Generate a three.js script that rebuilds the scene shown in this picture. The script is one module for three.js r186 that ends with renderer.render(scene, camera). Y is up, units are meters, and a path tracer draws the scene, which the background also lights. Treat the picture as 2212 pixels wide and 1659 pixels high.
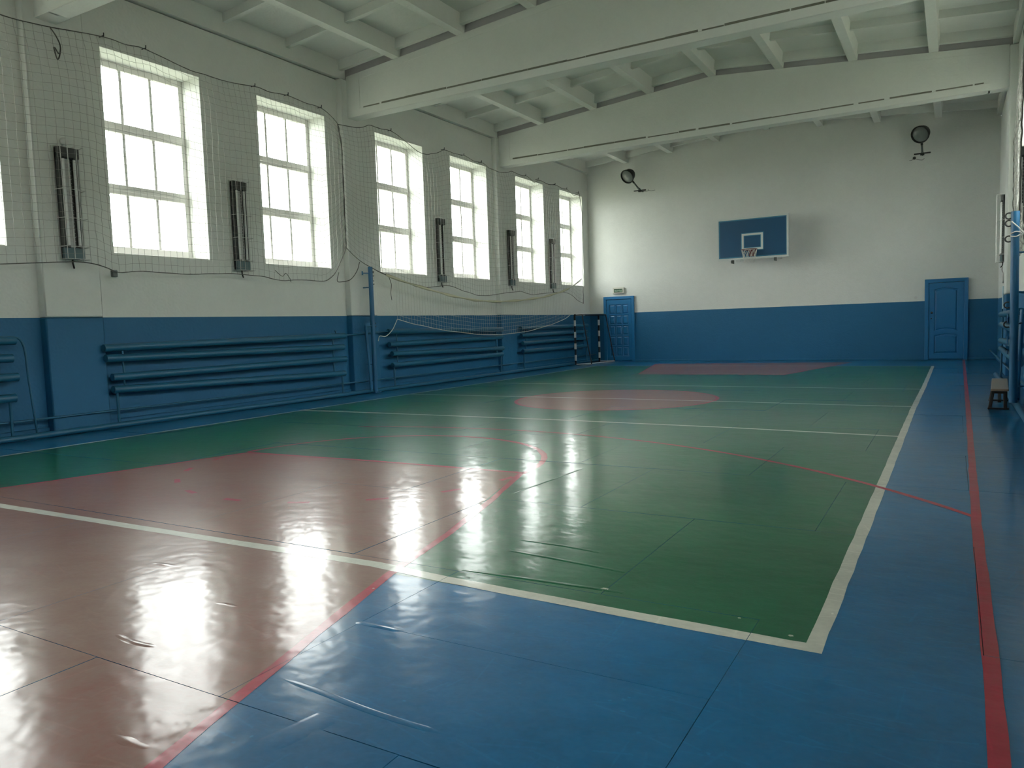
import * as THREE from 'three';
import { mergeGeometries } from 'three/addons/utils/BufferGeometryUtils.js';
import { RoundedBoxGeometry } from 'three/addons/geometries/RoundedBoxGeometry.js';

// ---------------------------------------------------------------- camera, sky, exposure
// World: x across the hall (right court sideline x = 0), y up, z = -(distance from the near court baseline). Metres.
const scene = new THREE.Scene();
const renderer = new THREE.WebGLRenderer({ antialias: true });
renderer.toneMapping = THREE.LinearToneMapping;
renderer.toneMappingExposure = 1.6;
renderer.shadowMap.enabled = true;
const camera = new THREE.PerspectiveCamera(2 * Math.atan(829.5 / 1635.841) * 180 / Math.PI, 2212 / 1659, 0.05, 300);
{
  const yaw = -0.5279064, pit = -0.0756142, rol = 0.0323151;
  const [cy, sy, cp, sp, cr, sr] = [Math.cos(yaw), Math.sin(yaw), Math.cos(pit), Math.sin(pit), Math.cos(rol), Math.sin(rol)];
  // rows of the view matrix in (x, y, depth)
  const X0 = [cy, 0, -sy], D0 = [sy, 0, cy], Y1 = [-sp * D0[0], cp, -sp * D0[2]], F = [cp * D0[0], sp, cp * D0[2]];
  const R = X0.map((v, i) => cr * v - sr * Y1[i]), U = X0.map((v, i) => sr * v + cr * Y1[i]);
  const V = (a) => new THREE.Vector3(a[0], a[1], -a[2]);
  camera.matrixAutoUpdate = true;
  const m = new THREE.Matrix4().makeBasis(V(R), V(U), V(F).negate());
  camera.quaternion.setFromRotationMatrix(m);
  camera.position.set(0.4568, 1.2915, 3.0499);
}
scene.background = new THREE.Color().setRGB(0.97, 1.0, 0.975);   // even overcast sky
scene.backgroundIntensity = 9;

// ---------------------------------------------------------------- helpers
let seedState = 7;
const rnd = () => { seedState = (seedState + 0x6d2b79f5) | 0; let t = Math.imul(seedState ^ (seedState >>> 15), 1 | seedState); t = (t + Math.imul(t ^ (t >>> 7), 61 | t)) ^ t; return ((t ^ (t >>> 14)) >>> 0) / 4294967296; };
const rr = (a, b) => a + (b - a) * rnd();
const V3 = (x, y, z) => new THREE.Vector3(x, y, z);
const taken = {};
const numbered = (n) => { const k = taken[n] = (taken[n] ?? -1) + 1; return k ? n + '_' + String(k).padStart(3, '0') : n; };
function tag(o, label, category, extra = {}) { Object.assign(o.userData, { label, category }, extra); return o; }
function shade(o) { o.castShadow = true; o.receiveShadow = true; return o; }
function thing(name, label, category, pos = [0, 0, 0], turn = 0, extra = {}) {
  const o = new THREE.Group(); o.name = numbered(name); o.position.set(...pos); o.rotation.y = turn; scene.add(o);
  return tag(o, label, category, extra);
}
function part(name, geo, mat, parent) { const o = shade(new THREE.Mesh(Array.isArray(geo) ? merge(geo) : geo, mat)); o.name = name; parent.add(o); return o; }
const pieces = (name, geos, mat, parent) => geos.map((g) => part(name, g, mat, parent));
function solo(name, geo, mat, label, category, extra = {}) { const o = part(numbered(name), geo, mat, scene); return tag(o, label, category, extra); }
const S = { kind: 'structure' };
function plain(g) {
  g = g.index ? g.toNonIndexed() : g;
  for (const k of Object.keys(g.attributes)) if (!['position', 'normal', 'uv'].includes(k)) g.deleteAttribute(k);
  if (!g.attributes.uv) g.setAttribute('uv', new THREE.BufferAttribute(new Float32Array(g.attributes.position.count * 2), 2));
  g.clearGroups();
  return g;
}
const merge = (list) => (list.length === 1 ? list[0] : mergeGeometries(list.map(plain)));
function uvMetres(g, scale = 1) {            // texture coordinates in metres, by the axis each face points along
  g = plain(g);
  const p = g.attributes.position, n = g.attributes.normal, uv = g.attributes.uv;
  for (let i = 0; i < p.count; i++) {
    const ax = Math.abs(n.getX(i)), ay = Math.abs(n.getY(i)), az = Math.abs(n.getZ(i));
    const [u, v] = ax > ay && ax > az ? [p.getZ(i), p.getY(i)] : ay > az ? [p.getX(i), p.getZ(i)] : [p.getX(i), p.getY(i)];
    uv.setXY(i, u * scale, v * scale);
  }
  return g;
}
const box = (x0, x1, y0, y1, z0, z1) => { const g = new THREE.BoxGeometry(Math.abs(x1 - x0), Math.abs(y1 - y0), Math.abs(z1 - z0)); g.translate((x0 + x1) / 2, (y0 + y1) / 2, (z0 + z1) / 2); return g; };
const rbox = (x0, x1, y0, y1, z0, z1, r = 0.006) => { const g = new RoundedBoxGeometry(Math.abs(x1 - x0), Math.abs(y1 - y0), Math.abs(z1 - z0), 1, Math.min(r, Math.abs(x1 - x0) / 2.01, Math.abs(y1 - y0) / 2.01, Math.abs(z1 - z0) / 2.01)); g.translate((x0 + x1) / 2, (y0 + y1) / 2, (z0 + z1) / 2); return g; };
function rod(a, b, r, n = 10, r2 = r) {      // straight round bar between two points
  const A = V3(...a), B = V3(...b), d = B.clone().sub(A), L = d.length();
  const g = new THREE.CylinderGeometry(r2, r, L, n, 1);
  g.applyQuaternion(new THREE.Quaternion().setFromUnitVectors(V3(0, 1, 0), d.normalize()));
  g.translate((A.x + B.x) / 2, (A.y + B.y) / 2, (A.z + B.z) / 2);
  return g;
}
const tube = (pts, r, n = 40, m = 6, closed = false) => new THREE.TubeGeometry(new THREE.CatmullRomCurve3(pts.map((p) => V3(...p)), closed, 'centripetal'), n, r, m, closed);
const lerpList = (list, t) => { if (t <= list[0][0]) return list[0][1]; for (let i = 1; i < list.length; i++) if (t <= list[i][0]) { const [a, b] = [list[i - 1], list[i]]; return a[1] + (b[1] - a[1]) * (t - a[0]) / (b[0] - a[0]); } return list[list.length - 1][1]; };

// tileable value noise
function noiseField(n, cells, seed) {
  const c = new Float32Array(cells[0] * cells[1]); let s = seed * 7919 + 1;
  for (let i = 0; i < c.length; i++) { s = (s * 1664525 + 1013904223) >>> 0; c[i] = s / 4294967296; }
  const out = new Float32Array(n * n), ease = (t) => t * t * (3 - 2 * t);
  for (let y = 0; y < n; y++) {
    const fy = y / n * cells[1], y0 = Math.floor(fy), ty = ease(fy - y0), r0 = (y0 % cells[1]) * cells[0], r1 = ((y0 + 1) % cells[1]) * cells[0];
    for (let x = 0; x < n; x++) {
      const fx = x / n * cells[0], x0 = Math.floor(fx), tx = ease(fx - x0), a = x0 % cells[0], b = (x0 + 1) % cells[0];
      out[y * n + x] = (c[r0 + a] * (1 - tx) + c[r0 + b] * tx) * (1 - ty) + (c[r1 + a] * (1 - tx) + c[r1 + b] * tx) * ty;
    }
  }
  return out;
}
function layered(n, layers) { const out = new Float32Array(n * n); layers.forEach(([cx, cyy, amp], k) => { const f = noiseField(n, [cx, cyy], k + 3 + cx); for (let i = 0; i < out.length; i++) out[i] += amp * (f[i] - 0.5); }); return out; }
function greyTexture(n, f, rep, srgb = false) {
  const d = new Uint8Array(n * n * 4);
  for (let i = 0; i < n * n; i++) { const v = f(i); if (Array.isArray(v)) { for (let c = 0; c < 3; c++) d[i * 4 + c] = Math.max(0, Math.min(255, v[c] * 255)); } else d[i * 4] = d[i * 4 + 1] = d[i * 4 + 2] = Math.max(0, Math.min(255, v * 255)); d[i * 4 + 3] = 255; }
  const t = new THREE.DataTexture(d, n, n); t.wrapS = t.wrapT = THREE.RepeatWrapping; t.magFilter = THREE.LinearFilter; t.repeat.set(rep, rep); t.needsUpdate = true;
  if (srgb) t.colorSpace = THREE.SRGBColorSpace;
  return t;
}
function floatTexture(n, arr, rep) {
  const d = new Float32Array(n * n * 4);
  for (let i = 0; i < n * n; i++) { d[i * 4] = d[i * 4 + 1] = d[i * 4 + 2] = arr[i]; d[i * 4 + 3] = 1; }
  const t = new THREE.DataTexture(d, n, n, THREE.RGBAFormat, THREE.FloatType); t.wrapS = t.wrapT = THREE.RepeatWrapping; t.magFilter = THREE.LinearFilter; t.repeat.set(rep, rep); t.needsUpdate = true;
  return t;
}

// ---------------------------------------------------------------- materials
const rgb = (r, g, b) => new THREE.Color().setRGB(r, g, b);
const std = (c, roughness, more = {}) => new THREE.MeshPhysicalMaterial({ color: c, roughness, ...more });
const N1 = 512, plasterN = layered(N1, [[3, 3, 0.35], [9, 9, 0.3], [30, 30, 0.25], [110, 110, 0.25]]);
const plasterMap = greyTexture(N1, (i) => 0.95 + 0.09 * plasterN[i], 1 / 3.1);
const plasterBump = floatTexture(N1, plasterN.map((v) => v + 0.5), 1 / 3.1);
// floor relief: long shallow swells of the sheets plus brushed paint
const N2 = 2048, floorRelief = layered(N2, [[9, 14, 0.30], [24, 40, 0.17], [60, 110, 0.085], [160, 240, 0.036], [420, 520, 0.024], [900, 900, 0.013]]);
const NS = 1024, swell = layered(NS, [[8, 12, 0.8], [20, 32, 0.4], [44, 66, 0.2], [110, 150, 0.17], [180, 240, 0.15]]).map((v) => v * 0.0032);   // height in metres over a 6 m tile
const swellAt = (x, d) => { const w = (t) => ((t / 6 % 1) + 1) % 1 * NS, u = w(x), v = w(d), i = Math.floor(u) % NS, j = Math.floor(v) % NS, a = u - Math.floor(u), b = v - Math.floor(v), I = (i + 1) % NS, J = (j + 1) % NS; return (swell[j * NS + i] * (1 - a) + swell[j * NS + I] * a) * (1 - b) + (swell[J * NS + i] * (1 - a) + swell[J * NS + I] * a) * b; };
const swellNormal = (x, d) => { const e = 0.012, sx = (swellAt(x + e, d) - swellAt(x - e, d)) / (2 * e), sd = (swellAt(x, d + e) - swellAt(x, d - e)) / (2 * e), L = Math.hypot(sx, sd, 1); return [-sx / L, 1 / L, sd / L]; };
const floorBump = floatTexture(N2, floorRelief.map((v) => v + 0.5), 1 / 6);
// floor paint: mottling, scuffs along the sheets and small pale chips
const N3 = 1024, mott = layered(N3, [[4, 5, 0.5], [13, 17, 0.35], [50, 60, 0.25], [260, 260, 0.2]]);
const wear = new Float32Array(N3 * N3);
{
  for (let k = 0; k < 1500; k++) {
    const chip = k < 150, L = chip ? rr(1, 3) : rr(10, 60), a = rr(-0.35, 0.35) + (rnd() < 0.15 ? 1.57 : 0), w = chip ? rr(0.5, 1) : rr(0.4, 0.8), s = (chip ? rr(0.3, 0.8) : rr(0.05, 0.3)), cx = rnd() * N3, cyy = rnd() * N3;
    for (let t = -L / 2; t < L / 2; t += 0.5) for (let u = -w; u <= w; u += 0.5) {
      const x = Math.round(cx + t * Math.cos(a) - u * Math.sin(a)), y = Math.round(cyy + t * Math.sin(a) + u * Math.cos(a)), i = ((y + N3 * 4) % N3) * N3 + (x + N3 * 4) % N3;
      wear[i] = Math.max(wear[i], s * (0.5 + 0.5 * rnd()));
    }
  }
}
const paintMap = greyTexture(N3, (i) => 0.68 + 0.32 * mott[i] + 0.4 * wear[i], 1 / 4.3);
const brownMap = greyTexture(N3, (i) => { const m = mott[i], w = wear[i]; return [0.74 + 0.16 * m + 0.3 * w + 0.2 * Math.max(0, -m), 0.74 + 0.5 * m + 0.35 * w, 0.74 + 0.5 * m + 0.35 * w]; }, 1 / 4.3);
const paintRough = greyTexture(N3, (i) => 0.75 + 0.12 * mott[i] + 0.12 * wear[i], 1 / 4.3);
const gloss = { bumpMap: floorBump, bumpScale: 0.0062, roughnessMap: paintRough, ior: 1.5, specularIntensity: 0.14, clearcoat: 0.6, clearcoatRoughness: 0.14 };   // enamel film over the rougher paint
const M = {
  white: std(rgb(0.72, 0.735, 0.685), 0.85, { map: plasterMap, bumpMap: plasterBump, bumpScale: 0.006 }),
  dado: std(rgb(0.009, 0.122, 0.255), 0.6, { map: plasterMap, bumpMap: plasterBump, bumpScale: 0.006 }),
  joint: std(rgb(0.46, 0.45, 0.45), 0.95, { map: plasterMap }),
  grime: std(rgb(0.19, 0.185, 0.15), 0.95),
  enamel: std(rgb(0.76, 0.75, 0.71), 0.4),
  glass: new THREE.MeshPhysicalMaterial({ color: rgb(0.97, 0.99, 0.98), roughness: 0.02, transmission: 1, thickness: 0, ior: 1.5 }),
  pipe: std(rgb(0.011, 0.105, 0.190), 0.38),
  post: std(rgb(0.014, 0.115, 0.235), 0.4),
  doorBlue: std(rgb(0.014, 0.160, 0.36), 0.36),
  cord: std(rgb(0.27, 0.265, 0.24), 0.9),
  cordPale: std(rgb(0.62, 0.62, 0.56), 0.9),
  rope: std(rgb(0.10, 0.10, 0.085), 0.95),
  tape: std(rgb(0.62, 0.60, 0.42), 0.85),
  iron: std(rgb(0.025, 0.028, 0.026), 0.5),
  wire: std(rgb(0.58, 0.59, 0.55), 0.5),
  tubeWhite: std(rgb(0.72, 0.73, 0.70), 0.25),
  plateDark: std(rgb(0.055, 0.06, 0.055), 0.6),
  ballast: std(rgb(0.10, 0.16, 0.17), 0.6),
  reflector: std(rgb(0.50, 0.51, 0.49), 0.5),
  floorBlue: std(rgb(0.008, 0.165, 0.37), 0.43, { map: paintMap, ...gloss }),
  floorGreen: std(rgb(0.010, 0.138, 0.066), 0.43, { map: paintMap, ...gloss }),
  floorBrown: std(rgb(0.27, 0.128, 0.094), 0.43, { map: brownMap, ...gloss }),
  floorWhite: std(rgb(0.72, 0.72, 0.62), 0.45, { map: paintMap, ...gloss }),
  floorRed: std(rgb(0.52, 0.028, 0.070), 0.45, { map: paintMap, ...gloss }),
  subfloor: std(rgb(0.03, 0.03, 0.03), 0.95),
  boardBlue: std(rgb(0.006, 0.072, 0.160), 0.32),
  boardEdge: std(rgb(0.05, 0.22, 0.33), 0.4),
  boardWhite: std(rgb(0.62, 0.66, 0.62), 0.45),
  rim: std(rgb(0.10, 0.012, 0.016), 0.45),
  lens: std(rgb(0.17, 0.19, 0.175), 0.12),
  lampBody: std(rgb(0.012, 0.014, 0.012), 0.5),
  lampStalk: std(rgb(0.10, 0.12, 0.11), 0.5),
  goalBlack: std(rgb(0.008, 0.009, 0.010), 0.45),
  goalWhite: std(rgb(0.60, 0.62, 0.60), 0.45),
  benchTop: std(rgb(0.22, 0.165, 0.12), 0.3),
  benchLeg: std(rgb(0.03, 0.021, 0.015), 0.5),
  plastic: std(rgb(0.60, 0.60, 0.56), 0.5),
  pvc: std(rgb(0.42, 0.58, 0.62), 0.45),
  signCase: std(rgb(0.58, 0.57, 0.50), 0.5),
  outsideWall: std(rgb(0.30, 0.27, 0.24), 0.9),
  outsideRoof: std(rgb(0.14, 0.12, 0.11), 0.9),
  ground: std(rgb(0.16, 0.17, 0.12), 0.95),
};

// ---------------------------------------------------------------- dimensions
const XL = -10.36, XR = 1.50, XC = -4.43, DF = 21.0, DN = -3.32, DADO = 1.62, WT = 0.56;
const WIN = [-2.2, 0.68, 3.855, 6.751, 9.967, 12.794, 16.056, 18.861], WW = 1.694, WB = 2.571, WTOP = 5.567;
const GIRDER = [3.02, 9.12, 15.10];
const roofY = (x) => 6.93 - 0.085 * Math.abs(x - XC);     // top of the girders, foot of the slab ribs
const sides = [{ k: 'left', s: -1, wall: XL, wins: WIN }, { k: 'right', s: 1, wall: XR, wins: WIN.slice(0, 7) }];   // no window in the far corner of the bench side

// ---------------------------------------------------------------- outside: ground and the building across the yard
solo('ground', uvMetres(box(-80, 80, -0.75, -0.35, -80, 60)), M.ground, 'grassy yard around the gym hall outside its windows', 'ground', S);
{
  const b = thing('neighbour_building', 'plain grey building standing across the yard outside the right windows', 'building', [18, -0.35, -9]);
  part('wall', box(0, 8, 0, 7.8, -22, 22), M.outsideWall, b);
  part('roof', box(-0.4, 8.4, 7.8, 8.2, -22.4, 22.4), M.outsideRoof, b);
}

// ---------------------------------------------------------------- side walls with window openings
for (const { k, s, wall, wins } of sides) {
  const o = wall + s * WT, w = thing('wall_' + k, k === 'left' ? 'white plastered long wall with tall windows and blue dado, netted' : 'white plastered long wall with blue dado behind the wooden bench', 'wall', [0, 0, 0], 0, S);
  const g = [], lim = [DN - 0.6, ...wins.flatMap((d) => [d, d + WW]), DF + 0.6];
  for (let i = 0; i < lim.length; i += 2) g.push(box(wall, o, WB, WTOP, -lim[i], -lim[i + 1]));
  g.push(box(wall, o, DADO, WB, -DN + 0.6, -DF - 0.6), box(wall, o, WTOP, 6.37, -DN + 0.6, -DF - 0.6), box(wall + s * 0.12, o, 6.37, 7.1, -DN + 0.6, -DF - 0.6));
  part('plaster', uvMetres(merge(g)), M.white, w);
  part('dado_paint', uvMetres(box(wall - s * 0.002, o, -0.3, DADO, -DN + 0.6, -DF - 0.6)), M.dado, w);
}
// end walls with gable tops
for (const [nm, d, s, lab] of [['far', DF, 1, 'white gable end wall with blue dado carrying the basketball backboard'], ['near', DN, -1, 'white gable end wall behind the near basketball key']]) {
  const w = thing('wall_' + nm, lab, 'wall', [0, 0, 0], 0, S);
  const sh = new THREE.Shape([[XL, DADO + 0.01], [XR, DADO + 0.01], [XR, 7.0], [XC, 7.5], [XL, 7.0]].map(([x, y]) => new THREE.Vector2(x, y)));
  const g = new THREE.ExtrudeGeometry(sh, { depth: 0.5, bevelEnabled: false }); g.translate(0, 0, s > 0 ? -d - 0.5 : -d);
  part('plaster', uvMetres(g), M.white, w);
  part('dado_paint', uvMetres(box(XL, XR, -0.3, DADO + 0.01, -d + s * 0.002, -d - s * 0.5)), M.dado, w);
}
// windows
{
  const names = { left: [
    'tall white window on the net side beside the near end wall', 'tall white window left of the wall column with the round-capped lamp',
    'tall netted window just right of the column with the round-capped lamp', 'tall netted window just before the corded net seam and left volleyball post',
    'tall netted window right above the sagging volleyball net end at its post', 'tall netted window just before the column under the farthest girder',
    'tall netted window just past the column under the farthest girder', 'tall netted window nearest the far corner, above the goal'],
  right: [
    'tall window in the bench side wall beside the near end wall', 'tall window in the bench side wall before its first column', 'tall window in the bench side wall past its first column',
    'tall window in the bench side wall before its blue post', 'tall window in the bench side wall just past its blue post', 'tall window with bright reveal in the bench side wall before the farthest column', 'tall window in the bench side wall just past the farthest column'] };
  let n = 0;
  const rows = [[2.735, 3.545], [3.695, 4.495], [4.645, 5.465]], fx = 0.48;
  for (const { k, s, wall, wins } of sides) wins.forEach((d, i) => {
    n++;
    const w = thing('window_' + n, names[k][i], 'window', [wall + s * fx, 0, -d], 0, { kind: 'structure', group: k === 'left' ? 'windows of the netted wall' : 'windows of the bench side wall' });
    const t = 0.035;                                      // local: x across the wall, z from 0 to -WW
    const fr = (z0, z1, y0, y1, tt = t) => rbox(-tt, tt, y0, y1, -z0, -z1, 0.006);
    const f = [fr(0, 0.075, WB, WTOP), fr(WW - 0.075, WW, WB, WTOP), fr(0.06, WW - 0.06, WTOP - 0.105, WTOP), fr(0.06, WW - 0.06, WB, 2.735)];
    part('frame', f, M.enamel, w);
    part('transom', [fr(0.06, WW - 0.06, 3.545, 3.695, 0.045), fr(0.06, WW - 0.06, 3.60, 3.645, 0.06)], M.enamel, w);
    part('transom', [fr(0.06, WW - 0.06, 4.495, 4.645, 0.045), fr(0.06, WW - 0.06, 4.55, 4.595, 0.06)], M.enamel, w);
    const z0 = 0.075, z1 = WW - 0.075, step = (z1 - z0) / 3;
    for (const [y0, y1] of rows) {
      for (const m of [1, 2]) part('mullion', fr(z0 + m * step - 0.024, z0 + m * step + 0.024, y0, y1, 0.028), M.enamel, w);
      for (let c = 0; c < 3; c++) { const g = new THREE.PlaneGeometry(step - 0.04, y1 - y0); g.rotateY(Math.PI / 2); g.translate(0, (y0 + y1) / 2, -(z0 + (c + 0.5) * step)); part('pane', g, M.glass, w); }
    }
    part('sill', rbox(-s * 0.02 - 0.02, -s * 0.44, WB, WB + 0.02, -0.005, -WW + 0.005, 0.006), M.enamel, w);
  });
}
// columns
for (const { k, s, wall } of sides) GIRDER.forEach((gd, i) => {
  const c0 = gd - 0.30, c1 = gd + 0.52, f = wall - s * 0.14;
  const where = ['near the first ceiling girder', 'behind the blue volleyball post', 'under the farthest ceiling girder'][i];
  const w = thing('column', `square plastered wall column ${where} on the ${k === 'left' ? 'netted' : 'bench'} side`, 'column', [0, 0, 0], 0, S);
  part('shaft', uvMetres(rbox(wall + s * 0.02, f, DADO, 6.384, -c0, -c1, 0.02)), M.white, w);
  part('painted_foot', uvMetres(rbox(wall + s * 0.02, f - s * 0.002, 0, DADO, -c0 + 0.002, -c1 - 0.002, 0.02)), M.dado, w);
});

// ---------------------------------------------------------------- roof: girders and ribbed slabs
GIRDER.forEach((gd, i) => {
  const x0 = XL + 0.14, x1 = XR - 0.14, yb = 5.62, yf = 5.765;
  const g = thing('girder', ['white concrete roof girder nearest the camera wall, under the slabs', 'white concrete roof girder over the left volleyball post', 'white concrete roof girder farthest down the hall'][i], 'girder', [0, 0, 0], 0, S);
  const prism = (pts, z, t) => { const e = new THREE.ExtrudeGeometry(new THREE.Shape(pts.map(([x, y]) => new THREE.Vector2(x, y))), { depth: t, bevelEnabled: false }); e.translate(0, 0, -z - t / 2); return uvMetres(e); };
  const T = (x) => roofY(x);
  part('web', prism([[x0, yb + 0.05], [x1, yb + 0.05], [x1, T(x1) - 0.02], [XC, T(XC) - 0.02], [x0, T(x0) - 0.02]], gd, 0.27), M.white, g);
  part('bottom_flange', uvMetres(rbox(x0 + 0.3, x1 - 0.3, yb, yf, -gd + 0.145, -gd - 0.145, 0.012)), M.white, g);
  part('top_flange', prism([[x0, T(x0) - 0.13], [XC, T(XC) - 0.13], [x1, T(x1) - 0.13], [x1, T(x1)], [XC, T(XC)], [x0, T(x0)]], gd, 0.28), M.white, g);
  for (const [a, b] of [[x0, x0 + 0.34], [x1 - 0.34, x1]]) part('end_block', prism([[a, yb], [b, yb], [b, T(b) - 0.005], [a, T(a) - 0.003]], gd, 0.286), M.white, g);
  // unpainted streaks left along the top of the flange
  for (let x = x0 + 0.42; x < x1 - 0.45;) {
    const L = rr(0.25, 1.1), e = Math.min(x + L, x1 - 0.42);
    part('grime_streak', rbox(x, e, yf - 0.004, yf + rr(0.02, 0.04), -gd + 0.130, -gd + 0.1385, 0.002), M.grime, g);
    x = e + (rnd() < 0.75 ? rr(0.0, 0.02) : rr(0.03, 0.12));
  }
});
{
  const c = thing('ceiling', 'white ribbed concrete slab ceiling pitched to both sides of the hall', 'ceiling', [0, 0, 0], 0, S);
  const ribX = [-3, -2, -1, 0, 1, 2, 3].map((k) => XC + 1.5 * k), axes = [DN, ...GIRDER, DF];
  const H = 0.30;
  const ribShape = (D0, D1) => {
    const sh = new THREE.Shape([[-0.085, 0], [0.085, 0], [0.125, H + 0.06], [-0.125, H + 0.06]].map(([x, y]) => new THREE.Vector2(x, y)));
    const g = new THREE.ExtrudeGeometry(sh, { depth: D1 - D0, bevelEnabled: false }); g.translate(0, 0, -D1); return uvMetres(g);
  };
  const edges = [XL - 0.2, ...ribX, XR + 0.2];
  for (let b = 0; b < 4; b++) {
    const D0 = axes[b], D1 = axes[b + 1], rg = ribShape(D0, D1);
    for (const x of ribX) { const r = part('long_rib', rg, M.white, c); r.position.set(x, roofY(x) + 0.001, 0); }
    for (const { s, wall } of sides) part('edge_rib', uvMetres(box(wall + s * 0.3, wall - s * 0.09, 6.387, 6.387 + H + 0.06, -D0, -D1)), M.white, c);
    for (let j = 0; j + 1 < edges.length; j++) {
      const xa = edges[j], xb = edges[j + 1], sl = (roofY(xb) - roofY(xa)) / (xb - xa);
      const sl2 = (x) => roofY(xa) + sl * (x - xa) + H;
      const e = new THREE.ExtrudeGeometry(new THREE.Shape([[xa, sl2(xa)], [xb, sl2(xb)], [xb, sl2(xb) + 0.2], [xa, sl2(xa) + 0.2]].map(([x, y]) => new THREE.Vector2(x, y))), { depth: D1 - D0 + 0.5, bevelEnabled: false });
      e.translate(0, 0, -D1 - 0.25);
      part('slab_panel', uvMetres(e), M.white, c);
      const ya = Math.max(xa, XL + 0.05), yb2 = Math.min(xb, XR - 0.05);
      for (let m = 0; m < 5; m++) {
        const end = m === 0 || m === 4, D = D0 + 0.24 + (D1 - D0 - 0.48) * m / 4, hh = end ? 0.19 : 0.15, t = end ? 0.05 : 0.045;
        const cr = new THREE.ExtrudeGeometry(new THREE.Shape([[ya, sl2(ya) - hh], [yb2, sl2(yb2) - hh], [yb2, sl2(yb2) + 0.03], [ya, sl2(ya) + 0.03]].map(([x, y]) => new THREE.Vector2(x, y))), { depth: 2 * t, bevelEnabled: false });
        cr.translate(0, 0, -D - t);
        part('cross_rib', uvMetres(cr), M.white, c);
      }
    }
  }
  // grey mortar joint between slab ends over each girder
  for (const gd of GIRDER) for (let j = 0; j + 1 < edges.length; j++) {
    const xa = Math.max(edges[j], XL), xb = Math.min(edges[j + 1], XR);
    const e = new THREE.ExtrudeGeometry(new THREE.Shape([[xa, roofY(xa) - 0.01], [xb, roofY(xb) - 0.01], [xb, roofY(xb) + H], [xa, roofY(xa) + H]].map(([x, y]) => new THREE.Vector2(x, y))), { depth: 0.22, bevelEnabled: false });
    e.translate(0, 0, -gd - 0.11); part('mortar_joint', uvMetres(e), M.joint, c);
  }
}

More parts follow.
